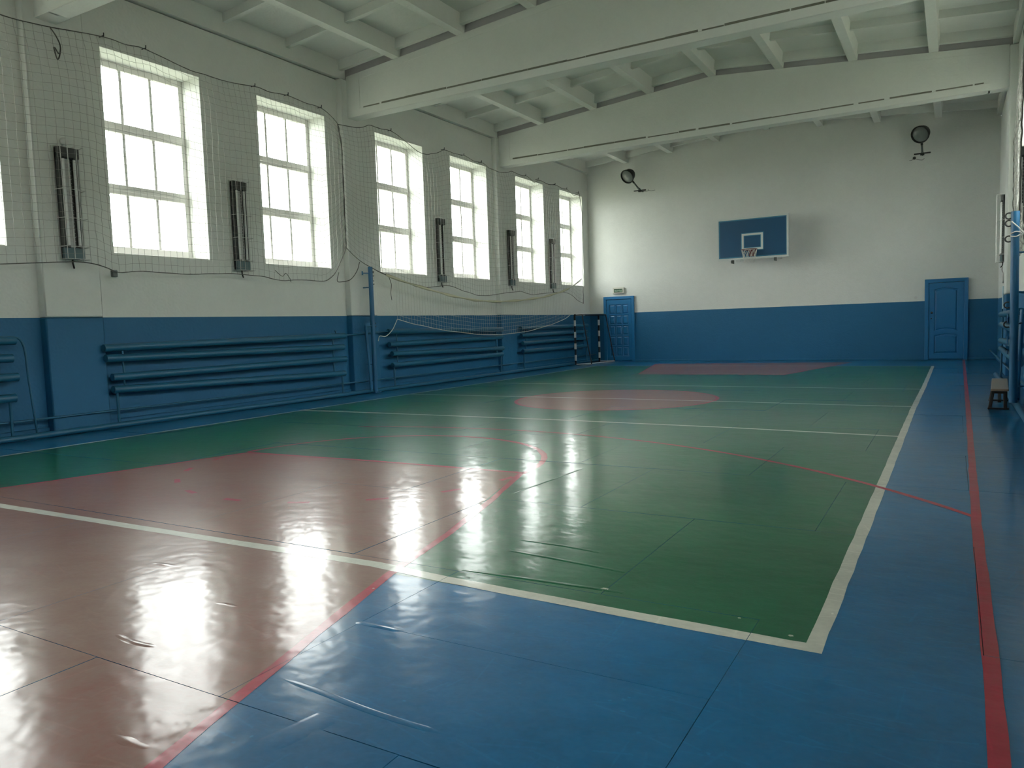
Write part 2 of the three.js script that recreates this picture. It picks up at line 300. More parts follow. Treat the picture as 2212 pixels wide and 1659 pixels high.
// ---------------------------------------------------------------- floor: painted plywood sheets with court markings
{
  const floor = thing('floor', 'glossy painted plywood sheet floor with court markings', 'floor', [0, 0, 0], 0, S);
  part('subfloor', box(XL, XR, -0.3, -0.012, -DN, -DF), M.subfloor, floor);
  const clip = (poly, rect) => {                            // convex polygon against an axis-aligned rectangle (x0, x1, d0, d1)
    const half = [[0, 1, rect[0]], [0, -1, -rect[1]], [1, 1, rect[2]], [1, -1, -rect[3]]];
    let p = poly;
    for (const [ax, sg, lim] of half) {
      const out = [];
      for (let i = 0; i < p.length; i++) {
        const a = p[i], b = p[(i + 1) % p.length], fa = sg * a[ax] - lim, fb = sg * b[ax] - lim;
        if (fa >= 0) out.push(a);
        if ((fa > 0 && fb < 0) || (fa < 0 && fb > 0)) { const t = fa / (fa - fb); out.push([a[0] + (b[0] - a[0]) * t, a[1] + (b[1] - a[1]) * t]); }
      }
      p = out; if (p.length < 3) return null;
    }
    return p;
  };
  const inks = [M.floorBlue, M.floorGreen, M.floorBrown, M.floorWhite, M.floorRed];
  const shapes = [];                                        // { ink, level, poly }
  const add = (ink, level, poly) => {
    let area = 0; poly.forEach((a, i) => { const b = poly[(i + 1) % poly.length]; area += a[0] * b[1] - b[0] * a[1]; });
    shapes.push({ ink, level, poly: area < 0 ? poly.slice().reverse() : poly, bb: [Math.min(...poly.map((q) => q[0])), Math.max(...poly.map((q) => q[0])), Math.min(...poly.map((q) => q[1])), Math.max(...poly.map((q) => q[1]))] });
  };
  const ring = (cx, cd, r, a0, a1, n) => Array.from({ length: n + 1 }, (_, i) => { const a = a0 + (a1 - a0) * i / n; return [cx + r * Math.cos(a), cd + r * Math.sin(a)]; });
  function line(ink, level, pts, w, jit = 0.003) {
    // resample, then quads with slightly uneven edges
    const out = [];
    for (let i = 0; i + 1 < pts.length; i++) { const [a, b] = [pts[i], pts[i + 1]], L = Math.hypot(b[0] - a[0], b[1] - a[1]), n = Math.max(1, Math.round(L / 0.22)); for (let j = 0; j < n; j++) out.push([a[0] + (b[0] - a[0]) * j / n, a[1] + (b[1] - a[1]) * j / n]); }
    out.push(pts[pts.length - 1]);
    let prev = null;
    for (let i = 0; i < out.length; i++) {
      const a = out[Math.max(0, i - 1)], b = out[Math.min(out.length - 1, i + 1)], L = Math.hypot(b[0] - a[0], b[1] - a[1]) || 1, nx = -(b[1] - a[1]) / L, nd = (b[0] - a[0]) / L;
      const u = w / 2 + rr(-jit, jit), v = w / 2 + rr(-jit, jit), q = [[out[i][0] + nx * u, out[i][1] + nd * u], [out[i][0] - nx * v, out[i][1] - nd * v]];
      if (prev) add(ink, level, [prev[0], prev[1], q[1], q[0]]);
      prev = q;
    }
  }
  const KX = -4.54;
  add(1, 1, [[-8.96, 0.03], [0, 0.02], [0.05, 18.1], [-8.98, 18.35]]);                              // green field
  add(2, 2, [[-1.17, -3.32], [-2.84, 2.68], [-6.25, 2.62], [-7.90, -3.32]]);                        // near key
  add(2, 2, ring(KX, 9.0, 1.70, 0, Math.PI * 2, 60).slice(0, -1));                                  // centre circle
  add(2, 2, [[-6.35, 14.95], [-2.85, 14.90], [-1.95, 19.9], [-7.45, 19.4]]);                        // far key
  line(3, 4, [[-9.0, 0.0], [-6.1, 0.025], [-3.76, 0.075], [-2.30, 0.11], [-1.8, 0.066], [-0.93, 0.035], [-0.1, 0.005], [0.033, 0.008]], 0.082);
  line(3, 4.4, [[0, -0.035], [0.004, 3.2], [0.004, 5.9], [0.004, 8.5], [0.03, 12], [0.05, 18.1]], 0.068);
  line(3, 4.4, [[-8.95, -0.03], [-8.955, 1.41], [-8.96, 2.8], [-8.97, 4.65], [-9.0, 6.14], [-9.0, 9.05], [-8.98, 11.91], [-8.98, 18.4]], 0.06);
  line(3, 4.0, [[-8.98, 18.42], [-4.64, 18.34], [0.06, 18.05]], 0.075);
  line(3, 4.8, [[-9.0, 6.14], [-4.23, 6.14], [-1.71, 6.03], [0.01, 5.86]], 0.062);
  line(3, 4.8, [[-9.0, 9.05], [-3.94, 9.01], [0, 8.80]], 0.062);
  line(3, 4.8, [[-8.97, 11.91], [-3.96, 11.70], [0.02, 11.57]], 0.062);
  line(4, 5.4, [[0.725, 20.9], [0.64, 7.8], [0.605, 3.44], [0.595, 2.3], [0.595, 0.83], [0.59, 0.07], [0.585, -0.6], [0.58, -3.3]], 0.056);      // basketball sideline
  line(4, 3, [[-1.16, -3.3], [-1.61, -1.72], [-1.75, -1.28], [-1.83, -1.0], [-1.965, -0.53], [-2.125, 0.01], [-2.285, 0.8], [-2.54, 1.75], [-2.825, 2.70]], 0.056, 0.006);
  line(4, 3, [[-6.25, 2.62], [-6.55, 1.53], [-6.88, 0.4], [-7.9, -3.3]], 0.045);
  line(4, 3, [[-6.27, 2.63], [-4.57, 2.70], [-2.81, 2.70]], 0.06);
  line(4, 3, ring(-4.55, 2.66, 1.745, 0, Math.PI, 48), 0.06);
  line(4, 5.2, ring(-4.5, -1.2, 6.27, 0.62, 1.9, 60), 0.048);
  line(4, 3, ring(KX, 9.0, 1.70, 0, Math.PI * 2, 72), 0.06);
  line(4, 3, [[-7.45, 19.4], [-6.35, 14.95], [-2.85, 14.90], [-1.95, 19.9]], 0.05);
  for (let k = 0; k < 9; k++) { const a = Math.PI + 0.2 + k * 0.345; line(4, 3, ring(-4.55, 2.66, 1.745, a, a + 0.1, 3), 0.05); }      // dashed half of the free-throw circle
  for (const [x, d, r] of [[-1.0, 0.28, 0.022], [-0.10, 0.09, 0.012], [-0.33, 0.19, 0.008], [-2.05, -0.2, 0.007]]) add(3, 5.6, [[x - r, d], [x - r * 0.2, d - r * 0.9], [x + r, d - r * 0.3], [x + r * 0.6, d + r * 0.8], [x - r * 0.5, d + r * 0.7]]);   // chips in the paint
  // sheets
  const rowD = []; for (let k = -3; 0.21 + 1.535 * k < DF; k++) rowD.push(k);
  function sheet(x0, x1, d0, d1) {
    const gap = 0.0013, gd = 0.0020, rect = [x0 + gap, x1 - gap, d0 + gd, d1 - gd];
    if (rect[1] - rect[0] < 0.02 || rect[3] - rect[2] < 0.02) return;
    const lift = rr(-0.0009, 0.0009), tx = rr(-0.0005, 0.0005), td = rr(-0.0005, 0.0005), cx = (x0 + x1) / 2, cd = (d0 + d1) / 2;
    const by = inks.map(() => ({ p: [], n: [], u: [] }));
    const face = (ink, level, poly) => {
      const step = d0 < -0.1 ? 0.02 : d0 < 1.7 ? 0.03 : d0 < 4.5 ? 0.055 : d0 < 8 ? 0.09 : 0.16, xs = poly.map((q) => q[0]), ds = poly.map((q) => q[1]), B = by[ink];
      const i0 = Math.floor(Math.min(...xs) / step), i1 = Math.floor(Math.max(...xs) / step), j0 = Math.floor(Math.min(...ds) / step), j1 = Math.floor(Math.max(...ds) / step);
      for (let i = i0; i <= i1; i++) for (let j = j0; j <= j1; j++) {
        const q = i0 === i1 && j0 === j1 ? poly : clip(poly, [i * step, (i + 1) * step, j * step, (j + 1) * step]); if (!q) continue;
        const P = q.map(([x, d]) => [x, lift + tx * (x - cx) + td * (d - cd) + level * 0.0003, -d]), Nq = q.map(([x, d]) => swellNormal(x, d));
        for (let k = 1; k + 1 < P.length; k++) for (const m of [0, k, k + 1]) { B.p.push(...P[m]); B.n.push(...Nq[m]); B.u.push(P[m][0], -P[m][2]); }
      }
    };
    face(0, 0, [[rect[0], rect[2]], [rect[1], rect[2]], [rect[1], rect[3]], [rect[0], rect[3]]]);
    for (const s of shapes) {
      if (s.bb[0] > rect[1] || s.bb[1] < rect[0] || s.bb[2] > rect[3] || s.bb[3] < rect[2]) continue;
      const q = clip(s.poly, rect); if (q) face(s.ink, s.level, q);
    }
    // edges of the board
    const c = [[rect[0], rect[2]], [rect[1], rect[2]], [rect[1], rect[3]], [rect[0], rect[3]]];
    for (let i = 0; i < 4; i++) {
      const a = c[i], b = c[(i + 1) % 4], h = (q) => lift + tx * (q[0] - cx) + td * (q[1] - cd), nx = b[1] - a[1], nz = b[0] - a[0], L = Math.hypot(nx, nz);
      const q = [[a[0], h(a), -a[1]], [a[0], -0.012, -a[1]], [b[0], -0.012, -b[1]], [b[0], h(b), -b[1]]];
      for (const v of [q[0], q[1], q[2], q[0], q[2], q[3]]) { by[0].p.push(...v); by[0].n.push(nx / L, 0, nz / L); by[0].u.push(v[0], -v[2]); }
    }
    const g = new THREE.BufferGeometry(), mats = [], P = [], Nn = [], U = [];
    by.forEach((b, i) => { if (b.p.length) { g.addGroup(P.length / 3, b.p.length / 3, mats.length); mats.push(inks[i]); for (const v of b.p) P.push(v); for (const v of b.n) Nn.push(v); for (const v of b.u) U.push(v); } });
    g.setAttribute('position', new THREE.Float32BufferAttribute(P, 3)); g.setAttribute('normal', new THREE.Float32BufferAttribute(Nn, 3)); g.setAttribute('uv', new THREE.Float32BufferAttribute(U, 2));
    part('plywood_sheet', g, mats.length > 1 ? mats : mats[0], floor);
  }
  for (const k of rowD) {
    const d0 = Math.max(0.21 + 1.535 * k, DN), d1 = Math.min(0.21 + 1.535 * (k + 1), DF), off = k % 2 === 0 ? 0.57 : -0.25;
    if (d1 - d0 < 0.02) continue;
    const xs = [XR]; for (let j = -2; j < 9; j++) { const x = off - 1.56 * j; if (x < XR - 0.1 && x > XL + 0.1) xs.push(x); } xs.push(XL);
    xs.sort((a, b) => a - b);
    for (let i = 0; i + 1 < xs.length; i++) {
      if (k === -1 && xs[i] > -1.9 && xs[i] < -1.7) { sheet(xs[i], xs[i + 1], d0, -0.57); sheet(xs[i], xs[i + 1], -0.57, d1); } else sheet(xs[i], xs[i + 1], d0, d1);
    }
  }
  // raised wrinkles where the sheet edges have swollen
  const wrinkle = (pts, w, h, mat) => {
    const n = 24, m = 8, P = [], I = [], U = [], curve = new THREE.CatmullRomCurve3(pts.map(([x, d]) => V3(x, 0, -d)));
    for (let i = 0; i <= n; i++) {
      const t = i / n, c = curve.getPoint(t), tg = curve.getTangent(t), e = Math.sin(Math.PI * t) ** 0.6, side = V3(-tg.z, 0, tg.x);
      for (let j = 0; j <= m; j++) { const v = j / m * 2 - 1, y = h * e * Math.exp(-4 * v * v) * (0.8 + 0.2 * Math.sin(t * 17)) - 0.0006 + 0.0012 * e, q = c.clone().addScaledVector(side, v * w / 2); P.push(q.x, y - (Math.abs(v) > 0.99 ? 0.002 : 0), q.z); U.push(q.x, -q.z); }
    }
    for (let i = 0; i < n; i++) for (let j = 0; j < m; j++) { const a = i * (m + 1) + j, b = a + m + 1; I.push(a, b, a + 1, b, b + 1, a + 1); }
    const g = new THREE.BufferGeometry(); g.setAttribute('position', new THREE.Float32BufferAttribute(P, 3)); g.setAttribute('uv', new THREE.Float32BufferAttribute(U, 2)); g.setIndex(I); g.computeVertexNormals();
    if (g.attributes.normal.getY((m + 1) * 12 + 4) < 0) { const idx = g.index.array; for (let i = 0; i < idx.length; i += 3) { const t = idx[i]; idx[i] = idx[i + 1]; idx[i + 1] = t; } g.computeVertexNormals(); }
    part('wrinkle', g, mat, floor);
  };
  wrinkle([[-1.76, -1.12], [-1.54, -1.13], [-1.3, -1.155], [-1.09, -1.165], [-0.86, -1.16]], 0.04, 0.0010, M.floorBlue);
  wrinkle([[-2.72, -1.145], [-2.56, -1.165], [-2.40, -1.15]], 0.05, 0.0032, M.floorBrown);
  wrinkle([[-1.95, -1.66], [-1.82, -1.665], [-1.69, -1.655]], 0.07, 0.0016, M.floorBrown);
  wrinkle([[-3.55, -0.41], [-3.42, -0.40], [-3.28, -0.385]], 0.05, 0.002, M.floorBrown);
  wrinkle([[-2.64, -0.69], [-2.56, -0.68], [-2.46, -0.675]], 0.04, 0.0014, M.floorBrown);
  wrinkle([[-1.76, 0.645], [-1.42, 0.61], [-1.0, 0.56]], 0.035, 0.0018, M.floorGreen);
  wrinkle([[-1.80, 0.86], [-1.5, 0.85], [-1.26, 0.82]], 0.035, 0.0015, M.floorGreen);
  wrinkle([[-1.80, 0.235], [-1.42, 0.255], [-0.9, 0.275]], 0.035, 0.0015, M.floorGreen);
  wrinkle([[-2.49, 1.9], [-2.44, 2.5], [-2.40, 3.14]], 0.035, 0.0018, M.floorGreen);
  wrinkle([[-1.83, -0.575], [-1.7, -0.57], [-1.57, -0.57]], 0.045, 0.003, M.floorBlue);
  wrinkle([[-1.44, -1.62], [-1.38, -1.4], [-1.34, -1.2]], 0.14, 0.0005, M.floorBlue);
}

// ---------------------------------------------------------------- heating pipes
{
  const reg = [
    { D: [-2.6, 2.27], Y: [[1.33, 1.32], [1.09, 1.09], [0.86, 0.84], [0.55, 0.57]] },
    { D: [3.46, 8.5], Y: [[1.17, 1.22], [1.02, 0.99], [0.74, 0.75], [0.56, 0.46]] },
    { D: [9.87, 14.72], Y: [[1.27, 1.22], [0.99, 1.02], [0.78, 0.71], [0.53, 0.55]] },
    { D: [15.72, 20.3], Y: [[1.23, 1.25], [1.03, 1.05], [0.81, 0.82], [0.58, 0.57]] }];
  const lab = { left: ['four-pipe teal heating register at the near end of the netted wall', 'long four-pipe heating register left of the blue volleyball post', 'four-pipe heating register behind the hanging volleyball net', 'four-pipe heating register behind the striped goal'],
    right: ['four-pipe heating register on the bench side at the near end', 'four-pipe heating register on the bench side beside its blue post', 'four-pipe heating register on the bench side behind the wooden bench'] };
  for (const { k, s, wall } of sides) {
    const X = wall - s * 0.21;
    reg.forEach((r, i) => {
      if (k === 'right' && i === 3) return;
      const g = thing('pipe_register', lab[k][i], 'radiator', [X, 0, 0], 0, { group: 'heating registers' });
      const [a, b] = r.D, sh = [0, 0.02, 0.1, 0.1];
      r.Y.forEach(([ya, yb], j) => { const q = part('pipe', rod([0, ya, -a - sh[j]], [0, yb, -b + (j % 2) * 0.05], 0.056, 16), M.pipe, g); void q; });
      const at = (j, D) => r.Y[j][0] + (r.Y[j][1] - r.Y[j][0]) * (D - a) / (b - a);
      for (const D of [a + 0.28, b - 0.35]) for (let j = 0; j < 3; j++) part('connector', rod([0.0, at(j, D) - 0.04, -D], [0, at(j + 1, D) + 0.04, -D - 0.01], 0.016, 8), M.pipe, g);
      for (const D of [a + 0.16, b - 0.12]) part('stand', rod([0, 0, -D], [0, at(3, D) - 0.04, -D], 0.02, 8), M.pipe, g);
      part('valve', [rod([0, at(0, b - 0.25) + 0.04, -b + 0.25], [0, at(0, b - 0.25) + 0.10, -b + 0.25], 0.012, 8), rod([0, at(0, b - 0.25) + 0.10, -b + 0.22], [0, at(0, b - 0.25) + 0.10, -b + 0.28], 0.01, 8)], M.pipe, g);
      if (i === 0 && k === 'left') part('drop_pipe', tube([[0, 1.34, -2.2], [0, 1.35, -2.31], [0, 1.25, -2.37], [0, 0.8, -2.40], [0, 0.3, -2.44], [0, 0.03, -2.46]], 0.014, 40, 8), M.pipe, g);
    });
    const side = k === 'left' ? 'netted' : 'bench';
    solo('wall_pipe', [rod([wall - s * 0.17, 0.25, -DN], [wall - s * 0.17, 0.25, -DF], 0.016, 8)], M.pipe, `thin blue pipe running low along the ${side} side wall`, 'pipe', { group: 'low heating pipes' });
    solo('floor_pipe', [rod([wall - s * 0.30, 0.045, -DN], [wall - s * 0.30, 0.045, k === 'left' ? -DF : -14.6], 0.042, 14)], M.pipe, `thick blue pipe lying on the floor along the ${side} side wall`, 'pipe', { group: 'low heating pipes' });
    solo('link_pipe', [rod([X, 1.225, -8.52], [X, 1.275, -9.85], 0.017, 8)], M.pipe, `short blue pipe linking two registers past the column on the ${side} side`, 'pipe', { group: 'register link pipes' });
    part(`baseboard_${k}`, uvMetres(rbox(wall + s * 0.05, wall - s * 0.03, 0, 0.11, -DN, -DF, 0.01)), M.dado, scene);
    const bb = scene.children[scene.children.length - 1]; tag(bb, `low blue skirting along the foot of the ${side} side wall`, 'baseboard', S);
  }
  const bf = part('baseboard_far', uvMetres(rbox(XL, XR, 0, 0.05, -DF - 0.03, -DF + 0.018, 0.006)), M.dado, scene); tag(bf, 'low blue skirting along the far end wall', 'baseboard', S);
}

// ---------------------------------------------------------------- doors on the far wall
function casing(parent, x0, x1, top, w, z) {
  part('casing', [rbox(x0, x0 + w, 0, top, z, z + 0.055, 0.012), rbox(x1 - w, x1, 0, top, z, z + 0.055, 0.012), rbox(x0, x1, top - w, top, z, z + 0.056, 0.012)], M.doorBlue, parent);
}
const roundRect = (x0, x1, y0, y1) => new THREE.Shape([[x0, y0], [x1, y0], [x1, y1], [x0, y1]].map((q) => new THREE.Vector2(...q)));
function grid(parent, outer, holes, z) {       // proud stiles and rails round the panels, a bevelled field in each
  const sh = outer.clone(); for (const h of holes) sh.holes.push(new THREE.Path(h.getPoints(12)));
  const a = new THREE.ExtrudeGeometry(sh, { depth: 0.016, bevelEnabled: true, bevelSize: 0.008, bevelOffset: -0.008, bevelThickness: 0.008, bevelSegments: 1, curveSegments: 10 }); a.translate(0, 0, z);
  part('stiles_and_rails', a, M.doorBlue, parent);
  for (const h of holes) {
    const pts = h.getPoints(12), c = pts.reduce((q, v) => q.add(v), new THREE.Vector2()).multiplyScalar(1 / pts.length), bx = new THREE.Box2().setFromPoints(pts).getSize(new THREE.Vector2());
    const f = new THREE.Shape(pts.map((v) => new THREE.Vector2(c.x + (v.x - c.x) * (1 - 0.09 / bx.x), c.y + (v.y - c.y) * (1 - 0.09 / bx.y))));
    const b = new THREE.ExtrudeGeometry(f, { depth: 0.004, bevelEnabled: true, bevelSize: 0.028, bevelThickness: 0.016, bevelSegments: 1, curveSegments: 10 }); b.translate(0, 0, z);
    part('panel', b, M.doorBlue, parent);
  }
}
{
  const z = -DF + 0.002;
  const d = thing('door_1', 'blue door with fifteen small raised panels beside the goal', 'door', [-9.29, 0, z], 0, S);
  casing(d, -0.545, 0.555, 2.19, 0.10, 0);
  part('leaf', rbox(-0.435, 0.445, 0.035, 2.08, 0, 0.014, 0.004), M.doorBlue, d);
  const cells = [];
  for (let r = 0; r < 5; r++) for (let c = 0; c < 3; c++) { const x = -0.23 + c * 0.235, y = 1.76 - r * 0.355; cells.push(roundRect(x - 0.10, x + 0.10, y - 0.155, y + 0.155)); }
  grid(d, roundRect(-0.44, 0.45, 0.03, 2.085), cells, 0.012);
  part('hinge', rod([0.43, 1.55, 0.025], [0.43, 1.65, 0.025], 0.01, 8), M.doorBlue, d);
  part('handle', [rod([-0.385, 1.0, 0.03], [-0.385, 1.0, 0.08], 0.01, 8), rod([-0.385, 1.0, 0.08], [-0.285, 1.0, 0.08], 0.01, 8)], M.doorBlue, d);
  const e = thing('door_2', 'blue door with two arched panels near the bench side corner', 'door', [0.30, 0, z], 0, S);
  casing(e, -0.52, 0.52, 2.22, 0.10, 0);
  part('leaf', rbox(-0.415, 0.415, 0.035, 2.11, 0, 0.014, 0.004), M.doorBlue, e);
  const arch = (x0, x1, y0, y1, rise, dip) => { const s = new THREE.Shape(); s.moveTo(x0, y0); s.quadraticCurveTo((x0 + x1) / 2, y0 + dip * 2, x1, y0); s.lineTo(x1, y1); s.quadraticCurveTo((x0 + x1) / 2, y1 + rise * 2, x0, y1); s.closePath(); return s; };
  grid(e, roundRect(-0.42, 0.42, 0.03, 2.115), [arch(-0.28, 0.27, 0.80, 1.92, 0.055, 0.045), arch(-0.28, 0.27, 0.18, 0.66, 0.05, 0)], 0.012);
  const kn = new THREE.SphereGeometry(0.03, 14, 10); kn.translate(-0.345, 1.30, 0.085);
  part('knob', [kn, rod([-0.345, 1.30, 0.03], [-0.345, 1.30, 0.085], 0.012, 8)], M.iron, e);
  part('keyhole', rod([-0.355, 1.14, 0.03], [-0.355, 1.14, 0.042], 0.016, 10), M.iron, e);
  part('hinge', rod([0.415, 1.72, 0.022], [0.415, 1.84, 0.022], 0.011, 8), M.doorBlue, e);
  part('hinge', rod([0.415, 0.32, 0.022], [0.415, 0.44, 0.022], 0.011, 8), M.doorBlue, e);
  // exit sign
  const cv = document.createElement('canvas'); cv.width = 256; cv.height = 96; const c2 = cv.getContext('2d');
  c2.fillStyle = '#20452f'; c2.fillRect(0, 0, 256, 96); c2.fillStyle = '#a9c4ae'; c2.font = 'bold 62px sans-serif'; c2.textAlign = 'center'; c2.textBaseline = 'middle'; c2.fillText('ВЫХОД', 128, 50);
  const st = new THREE.CanvasTexture(cv); st.colorSpace = THREE.SRGBColorSpace;
  const sg = thing('exit_sign', 'small exit sign in a pale case above the paneled door', 'sign', [-9.28, 2.28, z]);
  part('case', [rbox(-0.20, 0.20, 0, 0.21, 0, 0.06, 0.012)], M.signCase, sg);
  const pg = new THREE.PlaneGeometry(0.30, 0.115); pg.translate(-0.005, 0.10, 0.0615); part('face', pg, new THREE.MeshPhysicalMaterial({ map: st, roughness: 0.4 }), sg);
  pieces('bezel', [rbox(-0.17, 0.16, 0.158, 0.170, 0.058, 0.066, 0.003), rbox(-0.17, 0.16, 0.03, 0.042, 0.058, 0.066, 0.003), rbox(0.146, 0.168, 0.03, 0.17, 0.058, 0.068, 0.003)], M.signCase, sg);
  const bell = thing('wall_button', 'small round white button on the wall beside the arched-panel door', 'button', [-0.44, 1.735, z]);
  part('base', [rod([0, 0, 0], [0, 0, 0.02], 0.038, 18)], M.plastic, bell); part('button', [rod([0, 0, 0.02], [0, 0, 0.032], 0.02, 14)], M.plastic, bell);
}

// ---------------------------------------------------------------- basketball backboard
{
  const D = 20.10, b = thing('basketball_backboard', 'blue basketball backboard with white borders and short netted hoop', 'backboard', [-4.68, 3.06, -D]);
  const w = 1.025, h = 1.235;
  part('board', rbox(-w, w, 0, h, -0.03, 0, 0.006), M.boardBlue, b);
  pieces('edge_line', [rbox(-w + 0.05, w - 0.05, h - 0.085, h - 0.06, 0, 0.003, 0.001), rbox(-w + 0.05, w - 0.05, 0.06, 0.085, 0, 0.003, 0.001), rbox(-w + 0.05, -w + 0.075, 0.06, h - 0.06, 0, 0.0034, 0.001), rbox(w - 0.075, w - 0.05, 0.06, h - 0.06, 0, 0.0034, 0.001)], M.boardEdge, b);
  pieces('white_border', [rbox(-w, w, h - 0.055, h, 0, 0.006, 0.002), rbox(-w, w, 0, 0.055, 0, 0.006, 0.002), rbox(-w, -w + 0.04, 0, h, 0, 0.0065, 0.002), rbox(w - 0.055, w, 0, h, 0, 0.0065, 0.002)], M.boardWhite, b);
  const fr = (x0, x1, y0, y1, t, z) => [rbox(x0, x1, y1 - t, y1, 0, z, 0.001), rbox(x0, x1, y0, y0 + t, 0, z, 0.001), rbox(x0, x0 + t, y0, y1, 0, z + 0.0004, 0.001), rbox(x1 - t, x1, y0, y1, 0, z + 0.0004, 0.001)];
  const y0 = 0.27;
  pieces('target_outline', [merge(fr(-0.325, 0.325, y0 - 0.02, y0 + 0.50, 0.02, 0.003)), merge(fr(-0.25, 0.25, y0 + 0.055, y0 + 0.425, 0.02, 0.003))], M.boardEdge, b);
  part('target_square', fr(-0.305, 0.305, y0, y0 + 0.48, 0.055, 0.005), M.boardWhite, b);
  // hoop
  const ry = 0.245, rz = 0.40, ring = new THREE.TorusGeometry(0.225, 0.011, 10, 36); ring.rotateX(Math.PI / 2); ring.translate(0, ry, rz);
  const hoop = part('hoop', [ring, rbox(-0.09, 0.09, ry - 0.17, ry + 0.02, 0, 0.012, 0.003), rod([-0.06, ry, 0.01], [-0.12, ry, rz - 0.185], 0.011, 8), rod([0.06, ry, 0.01], [0.12, ry, rz - 0.185], 0.011, 8), rbox(-0.06, 0.06, ry - 0.15, ry, 0.01, 0.14, 0.004)], M.rim, b);
  const cords = [];
  for (let i = 0; i < 10; i++) {
    const a = i / 10 * Math.PI * 2, P = (aa, r, y) => [r * Math.cos(aa), ry + y, rz + r * Math.sin(aa)], st = Math.PI / 10;
    for (const sg of [-1, 1]) cords.push(tube([P(a, 0.22, 0), P(a + sg * st * 0.9, 0.185, -0.16), P(a + sg * st * 0.1, 0.155, -0.30), P(a + sg * st, 0.15, -0.38)], 0.005, 8, 4));
  }
  part('hoop_net', cords, M.cordPale, hoop);
  // steel arms back to the wall
  const L = DF - D;
  for (const x of [-0.62, 0.62]) {
    part('arm', [rod([x, 0.10, -0.03], [x, 0.10, -L], 0.022, 8), rod([x, 0.12, -0.05], [x, 0.55, -L], 0.016, 8)], M.wire, b);
    part('arm', [rod([x, 1.05, -0.03], [x, 1.05, -L], 0.022, 8)], M.wire, b);
    part('wall_plate', rbox(x - 0.07, x + 0.07, 0.0, 0.20, -L, -L + 0.015, 0.003), M.wire, b);
    part('gusset', rbox(x - 0.015, x + 0.015, -0.09, 0.02, -0.30, -0.03, 0.006), M.lampStalk, b);
  }
  pieces('back_rail', [rbox(-0.9, 0.9, 0.08, 0.13, -0.06, -0.03, 0.004), rbox(-0.9, 0.9, 1.03, 1.08, -0.06, -0.03, 0.004)], M.wire, b);
}

// ---------------------------------------------------------------- floodlights on the far wall
function floodlight(label, foot, head, aim, wires) {
  const f = thing('floodlight', label, 'floodlight', foot, 0, { group: 'floodlights on the far wall' });
  const h = V3(...head).sub(V3(...foot)), dir = V3(...aim).normalize();
  const turn = (g) => { g.applyQuaternion(new THREE.Quaternion().setFromUnitVectors(V3(0, 1, 0), dir)); g.translate(h.x, h.y, h.z); return g; };
  const body = part('housing', turn(new THREE.LatheGeometry([[0, -0.26], [0.07, -0.255], [0.13, -0.21], [0.185, -0.12], [0.205, 0.0], [0.225, 0.02], [0.225, 0.075], [0.205, 0.08], [0.20, 0.05]].map(([x, y]) => new THREE.Vector2(x, y)), 28)), M.lampBody, f);
  part('rim', turn(new THREE.TorusGeometry(0.222, 0.014, 8, 28).rotateX(Math.PI / 2).translate(0, 0.08, 0)), M.lampBody, body);
  part('lens', turn(new THREE.LatheGeometry([[0.0, 0.115], [0.07, 0.108], [0.14, 0.09], [0.20, 0.05]].map(([x, y]) => new THREE.Vector2(x, y)), 28)), M.lens, f);
  const dn = h.clone().add(V3(0, -0.22, 0).multiplyScalar(1)).addScaledVector(h.clone().normalize(), -0.02);
  const neckTop = h.clone().addScaledVector(h.clone().normalize(), -0.24);
  part('neck', rod(neckTop.clone().addScaledVector(h.clone().normalize(), 0.06).toArray(), neckTop.clone().addScaledVector(h.clone().normalize(), -0.06).toArray(), 0.03, 10), M.lampBody, f); void dn;
  part('stalk', [rod([0, 0.0, 0], neckTop.toArray(), 0.026, 10), new THREE.ConeGeometry(0.045, 0.09, 12).translate(0, 0.04, 0)], M.lampStalk, f);
  part('crossbar', [rbox(-0.20, 0.20, -0.025, 0.005, -0.03, 0.03, 0.006), rod([0, -0.01, 0], [0, -0.01, -0.296], 0.018, 8), rbox(-0.05, 0.05, -0.06, 0.0, -0.04, 0.04, 0.01)], M.lampBody, f);
  if (wires === 'box') {
    part('junction_box', [new THREE.SphereGeometry(0.042, 12, 8).translate(-0.19, -0.11, 0.0)], M.lampBody, f);
    pieces('loose_wire', [tube([[-0.31, -0.16, 0], [-0.27, -0.165, 0], [-0.22, -0.14, 0]], 0.006, 12, 5), tube([[-0.16, -0.14, 0], [-0.08, -0.17, 0.01], [0.0, -0.185, 0], [0.05, -0.15, 0]], 0.006, 16, 5)], M.iron, f);
  } else {
    pieces('loose_wire', [tube([[0.05, -0.03, 0], [0.13, -0.05, 0], [0.22, -0.05, -0.05], [0.27, -0.02, -0.1], [0.25, 0.02, -0.1]], 0.006, 16, 5), tube([[0.27, -0.03, -0.1], [0.35, -0.04, -0.15], [0.44, -0.02, -0.22]], 0.005, 12, 5)], M.lampStalk, f);
  }
}
floodlight('round black floodlight tilted toward the netted wall above the paneled door', [-8.36, 5.57, -20.70], [-8.68, 6.04, -20.52], [-0.26, -0.55, 0.85], 'tail');
floodlight('round black floodlight on an upright stalk high above the arched-panel door', [-0.30, 5.62, -20.70], [-0.325, 6.10, -20.52], [-0.36, -0.45, 0.85], 'box');

